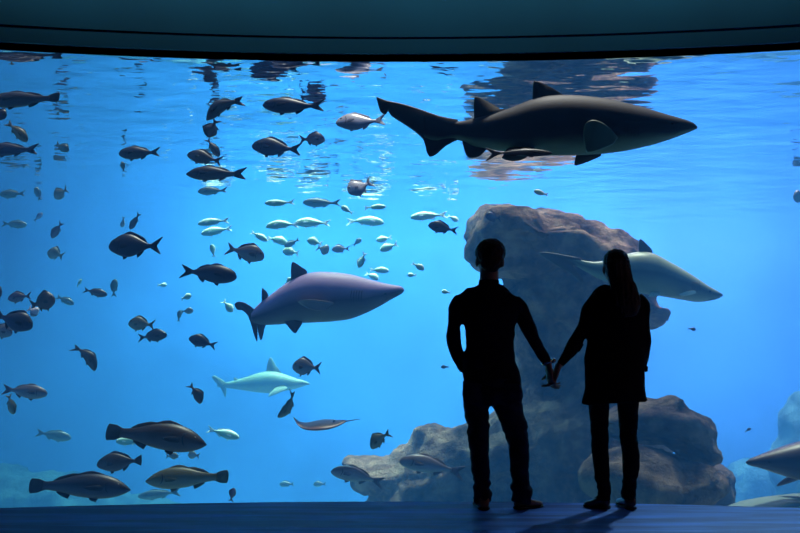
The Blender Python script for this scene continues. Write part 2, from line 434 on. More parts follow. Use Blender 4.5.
# --- along the top left, near the surface (depths chosen so the surface mirrors them)
F('dark_fish',24,100,76,17,-1,0,7.8,'grouper','slate','long dark fish cut by the left edge just under the surface')
F('small_fish',17,131,30,10,1,-42,8.3,'mullet','olive','small olive fish nosing down between two dark fish at the upper left edge',arch=.05)
F('small_fish',-1,114,16,13,1,-20,7.9,'bream','navy','dark fish head poking in at the left edge near the top')
F('dark_fish',13,150,54,14,-1,2,8.4,'grouper','navy','dark blue fish cut by the left edge with its tail fin raised',tail='fork')
F('bream',140,153,42,14,-1,0,8.6,'mullet','slate','slender slate fish with pale flank and forked tail, alone in upper left water')
F('curved_fish',224,107,42,15,-1,-22,8.2,'grouper','slate','dark arched fish just under the surface, head bent down',arch=.32,tail='fork')
F('small_fish',212,128,19,14,-1,-62,8.7,'bream','brown','small brown fish tucked under the arched dark fish',yaw=25)
F('dark_fish',294,106,62,17,-1,3,8.2,'mullet','navy','dark navy fish with broad body, longest one just under the surface')
F('silver_fish',361,122,50,21,-1,0,8.3,'bream','silver','pinkish silver fish swimming left just below the tail of the top shark',roll=30)
F('dark_fish',277,148,50,19,-1,7,8.8,'bream','navy','stout dark blue fish with raised tail ahead of a round brownish fish')
F('small_fish',312,139,26,14,1,0,9.4,'bream','purple','round brownish fish right behind the tail of a stout blue fish')
F('small_fish',213,147,23,8,1,-55,9.6,'mullet','brown','thin brown fish slanting steeply down above a grey brown fish')
F('brown_fish',205,158,36,14,-1,14,9.0,'bream','brown','grey brown fish directly above a longer dark fish')
F('dark_fish',217,174,61,15,-1,3,8.5,'grouper','slate','long dark fish with forked tail below a grey brown fish',tail='fork')
F('silver_fish',360,187,26,19,-1,-22,9.3,'bream','silver','small round silvery pink fish with a dark face left of the rock',yaw=20,roll=30)
# --- upper left, hazy
F('hazy_fish',13,194,26,9,-1,0,17,'mullet','teal','blurred teal fish at the left edge, upper one of two')
F('hazy_fish',38,194,15,6,-1,70,17.5,'mullet','teal','tiny blurred fish hanging vertically left of an olive one')
F('round_fish',61,193,16,13,-1,-30,13.5,'bream','olive','small round olive fish with pale belly in the upper left haze')
F('hazy_fish',38,217,12,6,1,45,16,'bream','purple','tiny blurred fish slanting upward above a teal one at left')
F('hazy_fish',14,224,26,8,1,-4,13.5,'mullet','teal','dark teal fish at the left edge, lower one of two')
F('small_fish',57,230,19,9,-1,-55,11.5,'bream','purple','small purple brown fish nosing down at left above a round olive one')
F('round_fish',56,254,17,13,-1,20,12.5,'bream','olive','round olive fish below a small purple brown fish')
F('small_fish',135,221,19,7,-1,-58,11,'mullet','slate','thin dark fish diving steeply above the big blue bream')
F('hazy_fish',123,222,11,5,-1,-80,14,'mullet','olive','tiny faint fish beside a thin diving dark one')
F('small_fish',123,167,11,5,-1,80,13,'mullet','teal','tiny faint upright fish below the slender slate fish')
F('hazy_fish',62,147,16,9,1,-30,15,'bream','teal','faint greenish fish in the upper left water, right of the dark tails')
F('blue_bream',136,246,54,24,-1,2,8.2,'bream','navy','large deep bodied blue purple bream with small tail')
F('blue_fish',208,273,58,19,1,-7,8.6,'mullet','navy','navy fish with forked tail swimming right, nose lowered, left of the middle shark')
F('grey_bream',245,252,40,18,1,-14,9.2,'bream','grey','silver grey bream above the tail of the middle shark')
# --- pale school
G='pale fish of the far school'
def school(px,py,lp,hp,d,ang,Y,label,kind='mullet',arch=0,col='pale',**k):
    F('pale_fish',px,py,lp,hp,d,ang,Y,kind,col,label,group=G,arch=arch,roll=20,**k)
school(213,191,30,9,-1,0,14.6,'faint greenish fish just under the tail of a long dark fish',col='teal')
school(214,222,32,8,-1,-4,14.4,'pale backed greenish fish left of the school, upper of two overlapping',arch=.08)
school(217,231,32,9,-1,-8,15.0,'pale green fish left of the school, lower of two overlapping',arch=.05)
school(280,203,30,7,-1,0,15.6,'pale fish at the top of the school, flat and brightly outlined')
school(322,203,38,10,-1,3,13.6,'grey teal fish above the school with dull back',col='teal')
school(283,225,34,9,-1,0,14.3,'bright backed arched fish in the upper row of the school, first from the left',arch=.14)
school(313,223,36,10,-1,3,14.8,'bright backed fish in the upper row of the school, second from the left',arch=.06)
school(365,221,38,10,1,-3,15.3,'dull pale green fish in the upper row of the school, farthest right',arch=.05)
school(259,236,19,7,1,-30,14.5,'short pale fish nosing down at the left end of the lower row')
school(277,240,22,9,1,-14,15.2,'pale arched fish in the lower row of the school',arch=.12)
school(292,243,17,7,-1,-25,14.0,'small dark tailed fish at the end of the lower row',col='teal')
school(291,252,17,10,-1,12,14.7,'short bright fish just above the fin of the middle shark',kind='bream')
school(315,242,16,9,-1,18,14.4,'short bright fish in the school above the back of the middle shark',kind='bream')
school(323,249,13,12,1,-20,13.6,'small round olive fish in the school',kind='bream',col='olive')
school(341,249,18,9,-1,0,13.2,'small grey fish low in the school',kind='bream',col='grey')
school(357,242,11,6,1,40,14.6,'tiny blurred fish right of the middle of the school',col='teal')
school(384,239,16,7,-1,-10,15.8,'small pale fish at the right end of the school, upper one')
school(389,247,19,9,-1,-18,15.0,'small bright fish at the right end of the school, lower one',kind='bream')
school(362,260,17,8,-1,-65,14.2,'bright fish hanging nose down over the head of the middle shark',kind='bream')
school(379,270,20,7,1,-4,15.0,'smooth pale turquoise fish over the snout of the middle shark')
school(372,276,15,7,1,-25,15.8,'small pale fish touching the forehead outline of the middle shark')
school(347,210,14,6,-1,35,15.5,'tiny bright fish below the silvery pink one')
school(375,207,22,6,1,2,15.6,'thin pale fish beside the silvery pink one')
school(429,216,37,9,-1,-2,15.3,'pale fish with bright back swimming alone left of the rock top',arch=.06)
school(453,218,12,6,1,-30,15.7,'tiny white fish behind the lone pale fish near the rock')
school(418,266,14,7,1,-30,13.6,'small pale fish right of the snout of the middle shark',kind='bream')
school(412,275,9,5,-1,0,14.4,'tiny pale fish low right of the snout of the middle shark')
school(446,292,9,5,-1,10,14.0,'tiny pale fish beside the shoulder of the man')
school(288,281,9,5,1,50,13.4,'tiny pale fish beside the dorsal fin of the middle shark')
school(213,251,14,6,-1,80,15.0,'tiny upright pale fish left of the silver grey bream')
school(186,297,11,7,1,20,14.2,'tiny pale fish under the blue fish at left centre')
school(228,306,14,9,1,-50,14.2,'small pale fish at the tail tip of the middle shark',kind='bream',yaw=20)
school(541,193,15,6,-1,18,15.4,'tiny pale fish just above the rock top')
school(79,283,9,4,1,60,15.5,'tiny bright fish between two dark ones at left centre',col='pale')
school(162,285,10,5,1,0,15.8,'tiny pale turquoise fish left of the navy fish tail')
F('blue_fish',443,228,30,12,-1,14,10.0,'bream','navy','dark blue fish with tail raised left of the rock')
F('blue_fish',493,217,16,10,-1,10,11.6,'bream','navy','small bright blue fish in front of the rock top',yaw=15)
# --- left centre
F('brown_fish',20,297,24,11,-1,-5,9.6,'bream','purple','purple brown fish left of a rounder dark one at the left side')
F('brown_fish',42,302,27,19,1,16,9.2,'bream','brown','deep rounded dark brown fish among a cluster at the left edge')
F('small_fish',33,311,12,11,1,-30,8.9,'bream','silver','small pinkish fish under the rounded dark brown fish')
F('blue_bream',13,320,42,20,1,-17,8.4,'bream','navy','dark blue bream nosing down, cut by the left edge')
F('grey_fish',0,330,26,14,1,-14,8.9,'bream','grey','pale grey green fish half hidden below a dark blue bream')
F('dark_fish',-3,293,10,14,1,0,8.6,'bream','navy','dark fish sliver at the left edge above the cluster')
F('hazy_fish',65,300,20,7,1,-24,13,'mullet','teal','teal blurred fish right of the cluster')
F('small_fish',95,292,25,8,1,-13,11,'mullet','brown','slim reddish brown fish with pointed tail at left centre')
F('upright_fish',114,288,18,8,1,86,12,'mullet','teal','dark teal fish hanging upright')
F('upright_fish',179,316,12,5,1,80,12.5,'mullet','teal','tiny upright teal fish beside an olive one')
F('small_fish',187,311,13,7,1,5,13,'bream','olive','tiny olive fish at left centre')
F('olive_fish',142,324,27,14,-1,6,10.2,'bream','olive','olive fish with dark head over a slate fish')
F('slate_fish',152,336,30,12,1,6,10,'bream','slate','slate fish directly beneath an olive one')
F('slate_fish',203,342,29,12,-1,18,9.6,'bream','navy','dark blue fish rising to its tail below the navy fish')
F('curved_fish',86,356,34,11,1,-42,10,'mullet','brown','curved brownish fish bending downward at left',arch=.30)
F('grey_fish',24,391,47,14,1,-6,8.8,'mullet','grey','silvery grey fish swimming right near the left edge')
F('upright_fish',11,404,21,8,1,-72,9.6,'mullet','olive','small olive fish dropping below a silvery grey one')
F('curved_fish',196,393,23,10,1,-55,9.5,'bream','brown','small brown fish bending downward left of the pale shark',arch=.15)
F('round_fish',307,367,29,17,-1,6,9.4,'bream','grey','rounded grey fish with dark back between the middle shark and the ray')
F('curved_fish',288,405,31,9,-1,-62,9.8,'mullet','olive','olive grey fish curled into a hook above the ray',arch=-.30)
F('hazy_fish',223,433,34,9,1,-15,14,'mullet','pale','pale turquoise fish right of the large brown grouper')
F('olive_fish',380,439,25,13,-1,-34,9.6,'bream','olive','pale olive fish with a dark tail curled upward beside the lower rock',arch=.2)
# --- bottom left
F('brown_grouper',155,436,104,27,1,-6,8.3,'grouper','brown','large reddish brown grouper, upper of the two big dark ones at lower left')
F('dark_grouper',78,486,105,24,1,-1,8.0,'grouper','slate','large slate dark grouper lowest at the left, just above the sill')
F('brown_fish',120,462,46,18,-1,-4,8.9,'bream','brown','brown grey fish between the two large dark groupers',tail='round')
F('olive_grouper',188,478,84,21,-1,-1,8.5,'grouper','olive','long olive brown fish with a whitish head near the sill')
F('hazy_fish',53,435,37,10,1,-9,13.5,'mullet','teal','faint teal fish left of the large brown grouper')
F('upright_fish',232,495,14,8,1,78,9,'bream','purple','small purple fish hanging upright beside the olive brown one')
F('hazy_fish',160,494,44,9,-1,-6,13,'mullet','teal','blurred turquoise fish under the long olive brown one')
F('small_fish',172,456,13,7,1,0,11.5,'bream','olive','tiny olive fish under the head of the large brown grouper')
F('small_fish',194,455,12,9,-1,10,12.4,'bream','olive','tiny olive fish right under the snout of the large brown grouper')
F('hazy_fish',131,441,30,8,-1,0,13.6,'mullet','pale','pale turquoise fish half hidden behind the large brown grouper')
for x_,y_,l_,t_ in ((287,484,15,'tiny turquoise fish just above the sill left of the lower rock, left one of two'),(320,484,13,'tiny turquoise fish just above the sill left of the lower rock, right one of two')):
    F('hazy_fish',x_,y_,l_,6,-1,0,15.5,'mullet','teal',t_)
F('grey_fish',358,476,54,15,-1,14,9.6,'mullet','grey','grey fish low in front of the rock, left one of two',arch=.08)
F('grey_fish',432,466,66,17,-1,12,9.0,'mullet','grey','silvery grey fish low in front of the rock, nearest the leg of the man',arch=.06)
F('small_fish',445,367,8,4,-1,0,12,'bream','slate','tiny dark fish beside the pocket hand of the man')
F('small_fish',748,430,7,3,1,30,12,'bream','slate','tiny dark fish above the snout of the shark at right')
F('small_fish',692,329,8,4,1,-10,12,'bream','slate','tiny dark fish right of the rock knob')
F('hazy_fish',800,197,14,14,-1,10,16,'bream','teal','blurred grey fish added for a surface reflection at the right edge near the top')  # fish body added in place of a reflection in the water surface
# ------------------------------------------------------------------ sharks, remora and ray
def shark(name, label, Y, cx, cy, body, fins, eye, skin, finm, lat=lambda x: 0.0, wr=.5, gills=None, mouth=None, head_taper=None, yaw=0.0, group=None):
    s = S(cx, cy, Y)
    root = empty(name, P(cx, cy, Y)); tag(root, label, 'shark', group)
    if yaw: root.rotation_euler = (0,0,math.radians(yaw))
    X = lambda px: (px-cx)*s
    Z = lambda py: (cy-py)*s
    st = catmull([(X(a), Z(b), Z(c), w) for a,b,c,w in body], 4)
    st = [(x, t, b, max(.004, w*(t-b)/2)) for x,t,b,w in st]
    D = lambda p: Vector((p.x, p.y+lat(p.x), p.z))
    mk('body', loft_body(st, D=D, seg=24), skin, root)
    def hw(x):
        for a, b in zip(st, st[1:]):
            if min(a[0],b[0]) <= x <= max(a[0],b[0]): 
                k = (x-a[0])/(b[0]-a[0]+1e-9); return tuple(p+(q-p)*k for p,q in zip(a,b))
        return st[0]
    for nm, pts, kw in fins:
        pts2 = catmull([(X(a), Z(b)) for a,b in pts], 2)
        side = kw.get('side', 0); lean = kw.get('lean', 0); th = kw.get('th', .035)
        q = hw(pts2[0][0]); y0 = side*q[3]*kw.get('in', .8)
        zr = pts2[0][1]
        bm = bmesh.new()
        plate(bm, pts2, y0, th, dy=(lambda x,z,side=side,lean=lean,zr=zr: side*lean*abs(z-zr)), D=D)
        f = mk(nm, bm, kw.get('m', finm), root)
        if 'label' in kw: f['label'] = kw['label']
    ex, ey, er = eye
    q = hw(X(ex))
    c0 = (q[1]+q[2])/2; h0 = (q[1]-q[2])/2
    for sd in (-1,1):
        zz = (Z(ey)-c0)/h0; zz = max(-.95,min(.95,zz))
        y = sd*q[3]*math.sqrt(1-zz*zz)*.97
        bm = bmesh.new(); ball(bm, (X(ex), y, Z(ey)), er*s, er*s*.6, er*s, D, 12, 8); mk('eye', bm, M_eye, root)
    def streak(pts, w, nm):
        for sd in (-1,1):
            bm = bmesh.new(); rs = []
            for (a,b) in pts:
                q = hw(X(a)); c0 = (q[1]+q[2])/2; h0 = (q[1]-q[2])/2
                zz = max(-.95,min(.95,(Z(b)-c0)/h0)); y = q[3]*math.sqrt(1-zz*zz)
                ww = w*s
                rs.append([D(Vector((X(a)-ww, sd*(y-.012), Z(b)))), D(Vector((X(a), sd*(y+.004), Z(b)+ww*.8))), D(Vector((X(a)+ww, sd*(y-.012), Z(b)))), D(Vector((X(a), sd*(y+.002), Z(b)-ww*.8)))])
            rings(bm, rs); mk(nm, bm, M_gill, root)
    if gills:
        for pts in gills: streak(pts, .9, 'gill_slit')
    if mouth: streak(mouth, .9, 'mouth')
    return root
SH1 = skin_mat('sand_tiger_skin', (.014,.008,.024), (.036,.016,.036), (.17,.21,.16), rough=.6, mottled=.3, mscale=3, edge=(.10,.26,.42))
SH1f = plain('dark_shark_fin', (.024,.014,.024), .5, .3, noise_amt=.3, scale=4)
SH1p = plain('pale_green_fin', (.20,.24,.19), .5, noise_amt=.1, scale=5)
SH2 = skin_mat('mauve_grey_shark_skin', (.62,.42,.72), (.085,.06,.13), (.17,.16,.20), rough=.52, mottled=.15, mscale=3, edge=(.16,.42,.78))  # light mauve back holds the highlight as skin colour
SH2f = plain('grey_shark_fin', (.07,.055,.09), .5, .3, noise_amt=.3, scale=4)
SH2p = plain('pinkish_fin_underside', (.42,.32,.34), .5)
SH3 = skin_mat('grey_green_shark_skin', (.55,.62,.42), (.10,.115,.11), (.26,.30,.22), rough=.4, mottled=.15, mscale=3, edge=(.12,.5,.97))  # bright outline along the top is light painted into the back colour
SH3f = plain('grey_brown_shark_fin', (.10,.09,.10), .5)
SH3w = plain('whitish_fin', (.75,.78,.66), .4)
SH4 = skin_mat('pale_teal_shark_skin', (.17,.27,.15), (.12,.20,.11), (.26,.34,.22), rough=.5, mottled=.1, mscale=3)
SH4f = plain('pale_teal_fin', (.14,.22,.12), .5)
# top shark (two nearly equal dorsals set far back)
shark('sand_tiger_shark','huge dark brown shark right under the surface, long notched tail at left',7.0,545,127,
 [(697,126,128.5,.8),(692,122.5,131,1.15),(682,119,135,1.2),(664,114,141.5,1.1),(640,107,148,1.0),(612,100,153,.9),(585,96,155,.84),(560,95,155.5,.82),(536,98,155,.80),(512,107,152.5,.78),
  (492,114,150,.75),(474,118,147,.70),(460,120.5,140,.62),(448,119,140,.5),(436,114,142,.36),(424,110,141,.24)],
 [('dorsal_fin',[(533,102),(533.2,90),(534,81.5),(537,80.5),(548,85),(558,91),(566,97.5),(556,103),(544,106)],{}),
  ('second_dorsal_fin',[(474.5,121),(474,108),(474.5,98),(477,96),(488,101),(501,109),(508,110),(500,120)],{}),
  ('anal_fin',[(462,139),(464,148),(467,156),(472,158),(480,156),(486,150),(492,146),(480,138)],{'m':SH1f}),
  ('tail_fin',[(458,119),(440,115),(420,107),(400,100),(386,96.5),(377,92.5),(376.5,95),(380,107),(384,109),(387,104.5),(391,112),(408,124),(424,138),(428,153),(431,155.5),(437,153),(446,145),(458,139)],{'th':.045}),
  ('pectoral_fin',[(612,143),(604,135),(596,129.5),(587,127),(580,130),(578.5,138),(579.5,150),(580.5,158.5),(587,158),(598,154),(607,150)],{'side':-1,'in':.93,'lean':.35,'m':SH1p,'label':'pale greenish near pectoral fin'}),
  ('pectoral_fin',[(602,148),(606,151),(597,155),(586,158.5),(580.5,159),(580,152),(582,148)],{'side':1,'lean':1.2}),
  ('pelvic_fin',[(533,150),(527,155.5),(515,158),(503,155),(508,150)],{'side':-1,'lean':.8,'in':.5}),
  ('pelvic_fin',[(533,150),(527,155.5),(515,158),(503,155),(508,150)],{'side':1,'lean':.8,'in':.5})],
 (668,127,1.4), SH1, SH1f, lat=lambda x: .10*(x+.2)**2 if x < -.2 else 0, wr=.6,
 gills=[[(620+3.6*k,128),(618.5+3.6*k,134),(619+3.6*k,140)] for k in range(5)], mouth=[(690,130),(683,131),(676,133),(670,136.5)])
# broad pale flank patch behind the gills
# remora beneath it
F('remora',486+33,152.5,66,8,1,-1,6.6,'mullet','navy','slim dark remora gliding tight under the belly of the top shark',cat='remora')
# middle shark
shark('grey_shark','large mauve grey shark in the middle of the tank, swimming right with tail curling down',10.2,325,300,
 [(405,288.5,290.5,.8),(401,285.5,294,1.25),(392,284,299,1.2),(380,281.5,306,1.1),(366,278,313,1.0),(350,274,319,.92),(332,272,321.5,.88),(316,272,322.5,.84),(304,274.5,323,.8),(292,280,323.5,.74),
  (280,288,324.5,.66),(270,296,325,.58),(262,302,325,.5),(256,308,324,.42),(252,312,323,.3)],
 [('dorsal_fin',[(291.5,284),(290.8,272),(291.5,263.5),(294,262.5),(301,267),(307,271.5),(304,280),(297,285)],{}),
  ('second_dorsal_fin',[(262.5,306),(262.2,296),(262.5,288.5),(264.5,289.5),(269,295),(266,304)],{'m':SH2f,'th':.03}),
  ('pectoral_fin',[(330,306),(333,303.8),(322,302),(308,301),(297,302.5),(305,308),(314,311.5),(324,311)],{'side':-1,'lean':2.4,'m':SH2p,'label':'near pectoral fin with pinkish underside','th':.05}),
  ('pectoral_fin',[(330,306),(333,303.8),(322,302),(308,301),(297,302.5),(305,308),(314,311.5),(324,311)],{'side':1,'lean':2.4}),
  ('pelvic_fin',[(283,320),(288,326),(293,332),(296,333.5),(299,329),(303,321),(294,315)],{'side':-1,'lean':.5,'in':.3,'m':SH2f}),
  ('anal_fin',[(258,322),(259,331),(261.5,340),(263.5,338),(265.5,329),(268,322)],{'th':.03}),
  ('tail_fin',[(256,310),(251,306),(246,303),(240,301.5),(235.5,304),(238,309.5),(243,310),(249,316),(253,327),(256,337),(258.5,342),(258.8,333),(258,322)],{'th':.03})],
 (384,294,1.2), SH2, SH2f, lat=lambda x: .25*(x+.3)**2 if x < -.3 else 0,
 gills=[[(350+2.6*k,292),(349+2.6*k,297),(349.5+2.6*k,302)] for k in range(5)], mouth=[(397,293.5),(392,295),(387,297.5),(384,300)], yaw=8)
# shark behind the woman
shark('grey_green_shark','grey green shark with bright back in front of the rock, half hidden by a person',10.8,640,275,
 [(722,294.5,296,.9),(718,291.5,298.5,1.3),(708,286,301,1.25),(696,278,302,1.15),(682,269,300,1.05),(668,261,297.5,.98),(655,254,295.5,.92),(644,251.5,294,.88),(630,253,291,.82),(614,258,285,.76),
  (598,261.5,278,.66),(586,260.5,271,.5),(576,257.5,264.5,.36),(568,255.5,260,.25)],
 [('dorsal_fin',[(640,254),(639.3,246),(640.3,239.5),(642.5,239.5),(648,245),(653,251),(650,257),(644,258)],{}),
  ('pectoral_fin',[(674,295),(680,292.5),(687,291.5),(690,294),(684,296),(676,297)],{'side':-1,'lean':1.6,'m':SH3w,'label':'whitish near pectoral fin'}),
  ('pectoral_fin',[(674,295),(680,292.5),(687,291.5),(690,294),(684,296),(676,297)],{'side':1,'lean':1.6,'m':SH3w}),
  ('pelvic_fin',[(650,291),(645,297),(652,297.5),(658,293)],{'side':-1,'lean':1,'in':.3,'m':SH3w}),
  ('tail_fin',[(582,257.5),(568,254.5),(556,251.5),(545,249.8),(543,252),(552,259),(562,266),(573,274),(581,282),(583.5,280),(578,271),(574,264.5),(584,267)],{'th':.03})],
 (706,292,1.2), SH3, SH3f, lat=lambda x: .35*(x+.3)**2 if x < -.3 else 0,
 gills=[[(688+2.4*k,283),(687+2.4*k,287),(687.5+2.4*k,291)] for k in range(4)], mouth=[(717,297),(713,297.8),(709,299),(706,300)])
# far pale shark
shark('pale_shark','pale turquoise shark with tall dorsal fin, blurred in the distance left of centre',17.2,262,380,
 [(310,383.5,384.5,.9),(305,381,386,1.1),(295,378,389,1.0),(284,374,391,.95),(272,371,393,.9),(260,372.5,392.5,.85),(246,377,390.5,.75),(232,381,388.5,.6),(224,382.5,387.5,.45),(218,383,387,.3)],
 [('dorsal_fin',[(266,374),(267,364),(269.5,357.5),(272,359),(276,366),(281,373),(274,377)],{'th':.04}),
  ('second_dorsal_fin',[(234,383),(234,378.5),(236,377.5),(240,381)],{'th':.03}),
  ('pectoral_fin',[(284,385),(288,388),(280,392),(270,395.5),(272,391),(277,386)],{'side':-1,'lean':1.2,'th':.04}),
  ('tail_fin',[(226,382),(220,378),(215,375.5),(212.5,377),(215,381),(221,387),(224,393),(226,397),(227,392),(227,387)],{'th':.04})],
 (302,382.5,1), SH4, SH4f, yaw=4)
# shark entering at the right edge
shark('brown_shark','brown shark entering low at the right edge, only its pointed head in view',8.6,830,462,
 [(746,462,463.5,.9),(750,459,465.5,1.2),(760,455,468,1.15),(775,449.5,473,1.1),(795,443,479,1.0),(820,438,483,.9),(850,437,484,.85),(885,443,480,.75),(915,452,474,.6),(940,458,470,.4)],
 [('dorsal_fin',[(838,440),(838,428),(841,420),(845,420),(856,430),(866,440),(852,446)],{}),
  ('pectoral_fin',[(806,476),(812,480),(800,487),(790,491),(792,484),(798,477)],{'side':-1,'lean':1.2,'m':SH2f}),
  ('pectoral_fin',[(806,476),(812,480),(800,487),(790,491),(792,484),(798,477)],{'side':1,'lean':1.2,'m':SH2f}),
  ('tail_fin',[(930,457),(945,450),(960,440),(972,432),(974,436),(966,450),(958,462),(962,474),(958,478),(946,472),(932,469)],{})],
 (766,461,1.0), skin_mat('brown_shark_skin', (.06,.04,.05), (.10,.06,.055), (.20,.17,.15), rough=.4, mottled=.25, mscale=3, edge=(.12,.30,.55)), SH2f,
 mouth=[(756,466),(762,466.5),(768,467.5),(772,469)])
# eagle ray, seen almost edge on
def ray():
    Y = 9.2; cx, cy = 321, 424; s = S(cx,cy,Y)
    root = empty('stingray', P(cx,cy,Y)); tag(root, 'flat pinkish brown ray seen edge on, thin tail trailing right', 'ray')
    bm = bmesh.new(); lay = bm.verts.layers.float.new('tone')
    # wing stations along x: (px, zpx, chord half px, thickness px)
    st = [(293.5,417.5,1,.6),(295.5,420,3,1.2),(299,423.5,7,1.9),(305,425.8,12,2.8),(314,425.6,17,4.2),(322,424.8,19,5.0),(330,424.3,17,4.4),(337,423.4,12,3.2),(342,422.2,7,2.6),(345.5,421.3,3,1.6)]
    rs = []
    for px,pz,ch,th in catmull(st,3):
        r = []
        for i in range(14):
            a = 2*PI*i/14
            y = math.cos(a)*ch*s; z = (cy-pz)*s+math.sin(a)*th*s*.62+.16*y
            v = bm.verts.new(((px-cx)*s, y, z)); v[lay] = .5+.5*math.sin(a); r.append(v)
        rs.append(r)
    for a, b in zip(rs, rs[1:]):
        for i in range(14): bm.faces.new((a[i],a[(i+1)%14],b[(i+1)%14],b[i]))
    bm.faces.new(rs[0]); bm.faces.new(rs[-1][::-1])
    mk('body', bm, skin_mat('ray_skin',(.05,.03,.045),(.40,.20,.20),(.75,.45,.45),edge=(.3,.66,.88)), root)
    bm = bmesh.new(); rs = []
    for k in range(9):
        f = k/8; px = 342+18*f; pz = 421.8-2.6*f; r = (1.0-.75*f)*s*.9
        rs.append([((px-cx)*s, math.cos(a)*r-.3*f*s, (cy-pz)*s+math.sin(a)*r) for a in (0,1.05,2.1,3.14,4.19,5.24)])
    rings(bm, rs); mk('tail', bm, FN['purple'], root)
    for y in (-3,3):
        bm = bmesh.new(); ball(bm, (13*s, y*s, 3.0*s), 1.2*s, 1.0*s, .9*s, None, 10, 6); mk('eye', bm, M_eye, root)
ray()
# ------------------------------------------------------------------ rocks
def rock_mat(name, lo, mid, hi, strata=0.0):
    m, nt, out = mat(name)
    b = N(nt, 'BsdfPrincipled'); b.inputs['Roughness'].default_value = .92; b.inputs['Specular IOR Level'].default_value = .15
    tc = N(nt, 'TexCoord')
    n = N(nt, 'TexNoise'); n.inputs['Scale'].default_value = 2.2; n.inputs['Detail'].default_value = 9; n.inputs['Roughness'].default_value = .62
    L(nt, tc.outputs['Object'], n.inputs['Vector'])
    r = ramp(nt, n.outputs['Fac'], [(.38, lo), (.5, mid), (.62, hi)])
    L(nt, r.outputs[0], b.inputs['Base Color'])
    n2 = N(nt, 'TexNoise'); n2.inputs['Scale'].default_value = 7; n2.inputs['Detail'].default_value = 9; n2.inputs['Roughness'].default_value = .7
    L(nt, tc.outputs['Object'], n2.inputs['Vector'])
    bp = N(nt, 'Bump'); bp.inputs['Strength'].default_value = .9; bp.inputs['Distance'].default_value = .22
    L(nt, n2.outputs['Fac'], bp.inputs['Height']); L(nt, bp.outputs[0], b.inputs['Normal'])
    L(nt, b.outputs[0], out.inputs[0]); return m
M_rock = rock_mat('brown_reef_rock', (.10,.055,.04), (.32,.18,.12), (.66,.40,.26))
M_rock2 = rock_mat('tan_reef_rock', (.07,.05,.035), (.20,.145,.095), (.42,.30,.20))
M_hazed_rock = rock_mat('hazed_rock', (.03,.09,.10), (.06,.16,.18), (.10,.24,.24))  # teal stands for the water haze over the far rocks, put into their colour
def rock(name, label, blobs, voxel, m, amp=.10, freq=1.1, group=None, seed=0, strata=0.0):
    """blobs: (px, py, Y, rx px, rz px, ry metres, tilt degrees); fused, then weathered by fractal noise"""
    bm = bmesh.new()
    for b in blobs:
        px, py, Y, rx, rz, ry = b[:6]; tl = math.radians(b[6]) if len(b) > 6 else 0
        s = S(px, py, Y); c = P(px, py, Y)
        res = bmesh.ops.create_icosphere(bm, subdivisions=3, radius=1.0)
        for v in res['verts']:
            x = v.co.x*rx*s; z = v.co.z*rz*s
            v.co = Vector((c.x+x*math.cos(tl)-z*math.sin(tl), c.y+v.co.y*ry, c.z+x*math.sin(tl)+z*math.cos(tl)))
    bm = remesh(bm, voxel, 3)
    bm.normal_update(); so = Vector((seed*7.3, seed*3.1, 0))
    mv = []
    for v in bm.verts:
        p = v.co+so
        h = noise.fractal(p*freq, .9, 2.1, 6)*amp
        rg = noise.ridged_multi_fractal(p*freq*.7, 1.0, 2.0, 4, 1.0, 2.0)
        h -= amp*.35*rg
        if strata: h += strata*math.sin(p.z*9+2*noise.noise(p*.8))
        mv.append(v.co+v.normal*h)
    for v, c in zip(bm.verts, mv): v.co = c
    o = mk(name, bm, m); c = o.data.vertices
    zs = [q.co for q in c]
    base = Vector((sum(q.x for q in zs)/len(zs), sum(q.y for q in zs)/len(zs), min(q.z for q in zs)))
    o.data.transform(Matrix.Translation(-base)); o.location = base
    tag(o, label, 'rock', group); return o
RG = 'rocks of the reef'
rock('rock_pillar', 'tall brown overhanging rock behind the couple, low shoulder spreading to its left',
 [(520,241,13.2,60,42,1.5,-8),(556,240,13.4,62,40,1.4,-20),(600,259,13.2,50,32,1.3,-30),(488,240,13.2,28,34,1.1),(575,300,13.6,66,48,1.2),(628,300,13.4,34,32,1.0),(652,311,13.2,20,17,.7),(660,322,13.2,13,11,.5),
  (581,370,13.8,62,70,1.2),(530,300,13.6,34,26,.9),(536,345,13.7,32,70,.9),(524,400,13.7,32,44,.9),(570,440,13.6,96,60,1.6),(508,440,13.5,34,50,1.1),(560,530,13.6,110,80,1.7),(560,620,13.6,120,80,1.8),
  (470,455,13.4,60,38,1.1,8),(430,470,13.4,50,34,1.1,20),(432,432,13.5,22,14,.7),(380,474,13.6,32,17,.8,10),(355,464,13.6,20,12,.6,-12),(440,530,13.4,90,50,1.4),(430,620,13.4,100,70,1.5)],
 .06, M_rock, amp=.24, freq=.9, group=RG, seed=1)
rock('rock', 'layered tan boulder with a knob on top, right of the legs of the woman',
 [(668,428,10.9,54,26,.75,-14),(700,448,10.8,26,20,.6,-20),(671,399,10.9,11,11,.4),(640,425,10.9,40,26,.7)],
 .05, M_rock2, amp=.12, freq=1.4, group=RG, seed=2, strata=.045)
rock('rock', 'lower tan boulder under the layered one at right',
 [(650,480,10.3,64,30,.7,-8),(700,480,10.2,28,28,.6),(672,462,10.4,40,18,.5,-14),(650,560,10.3,80,70,.9),(640,660,10.3,90,90,1.0)],
 .06, M_rock2, amp=.14, freq=1.2, group=RG, seed=3, strata=.045)
rock('rock', 'small rounded rock farthest right at the foot of the reef',
 [(712,478,11.9,28,24,.5,-20),(722,496,11.9,20,20,.5),(715,560,11.9,34,60,.5),(715,620,11.9,36,60,.5)],
 .055, M_rock2, amp=.12, freq=1.3, group=RG, seed=4)
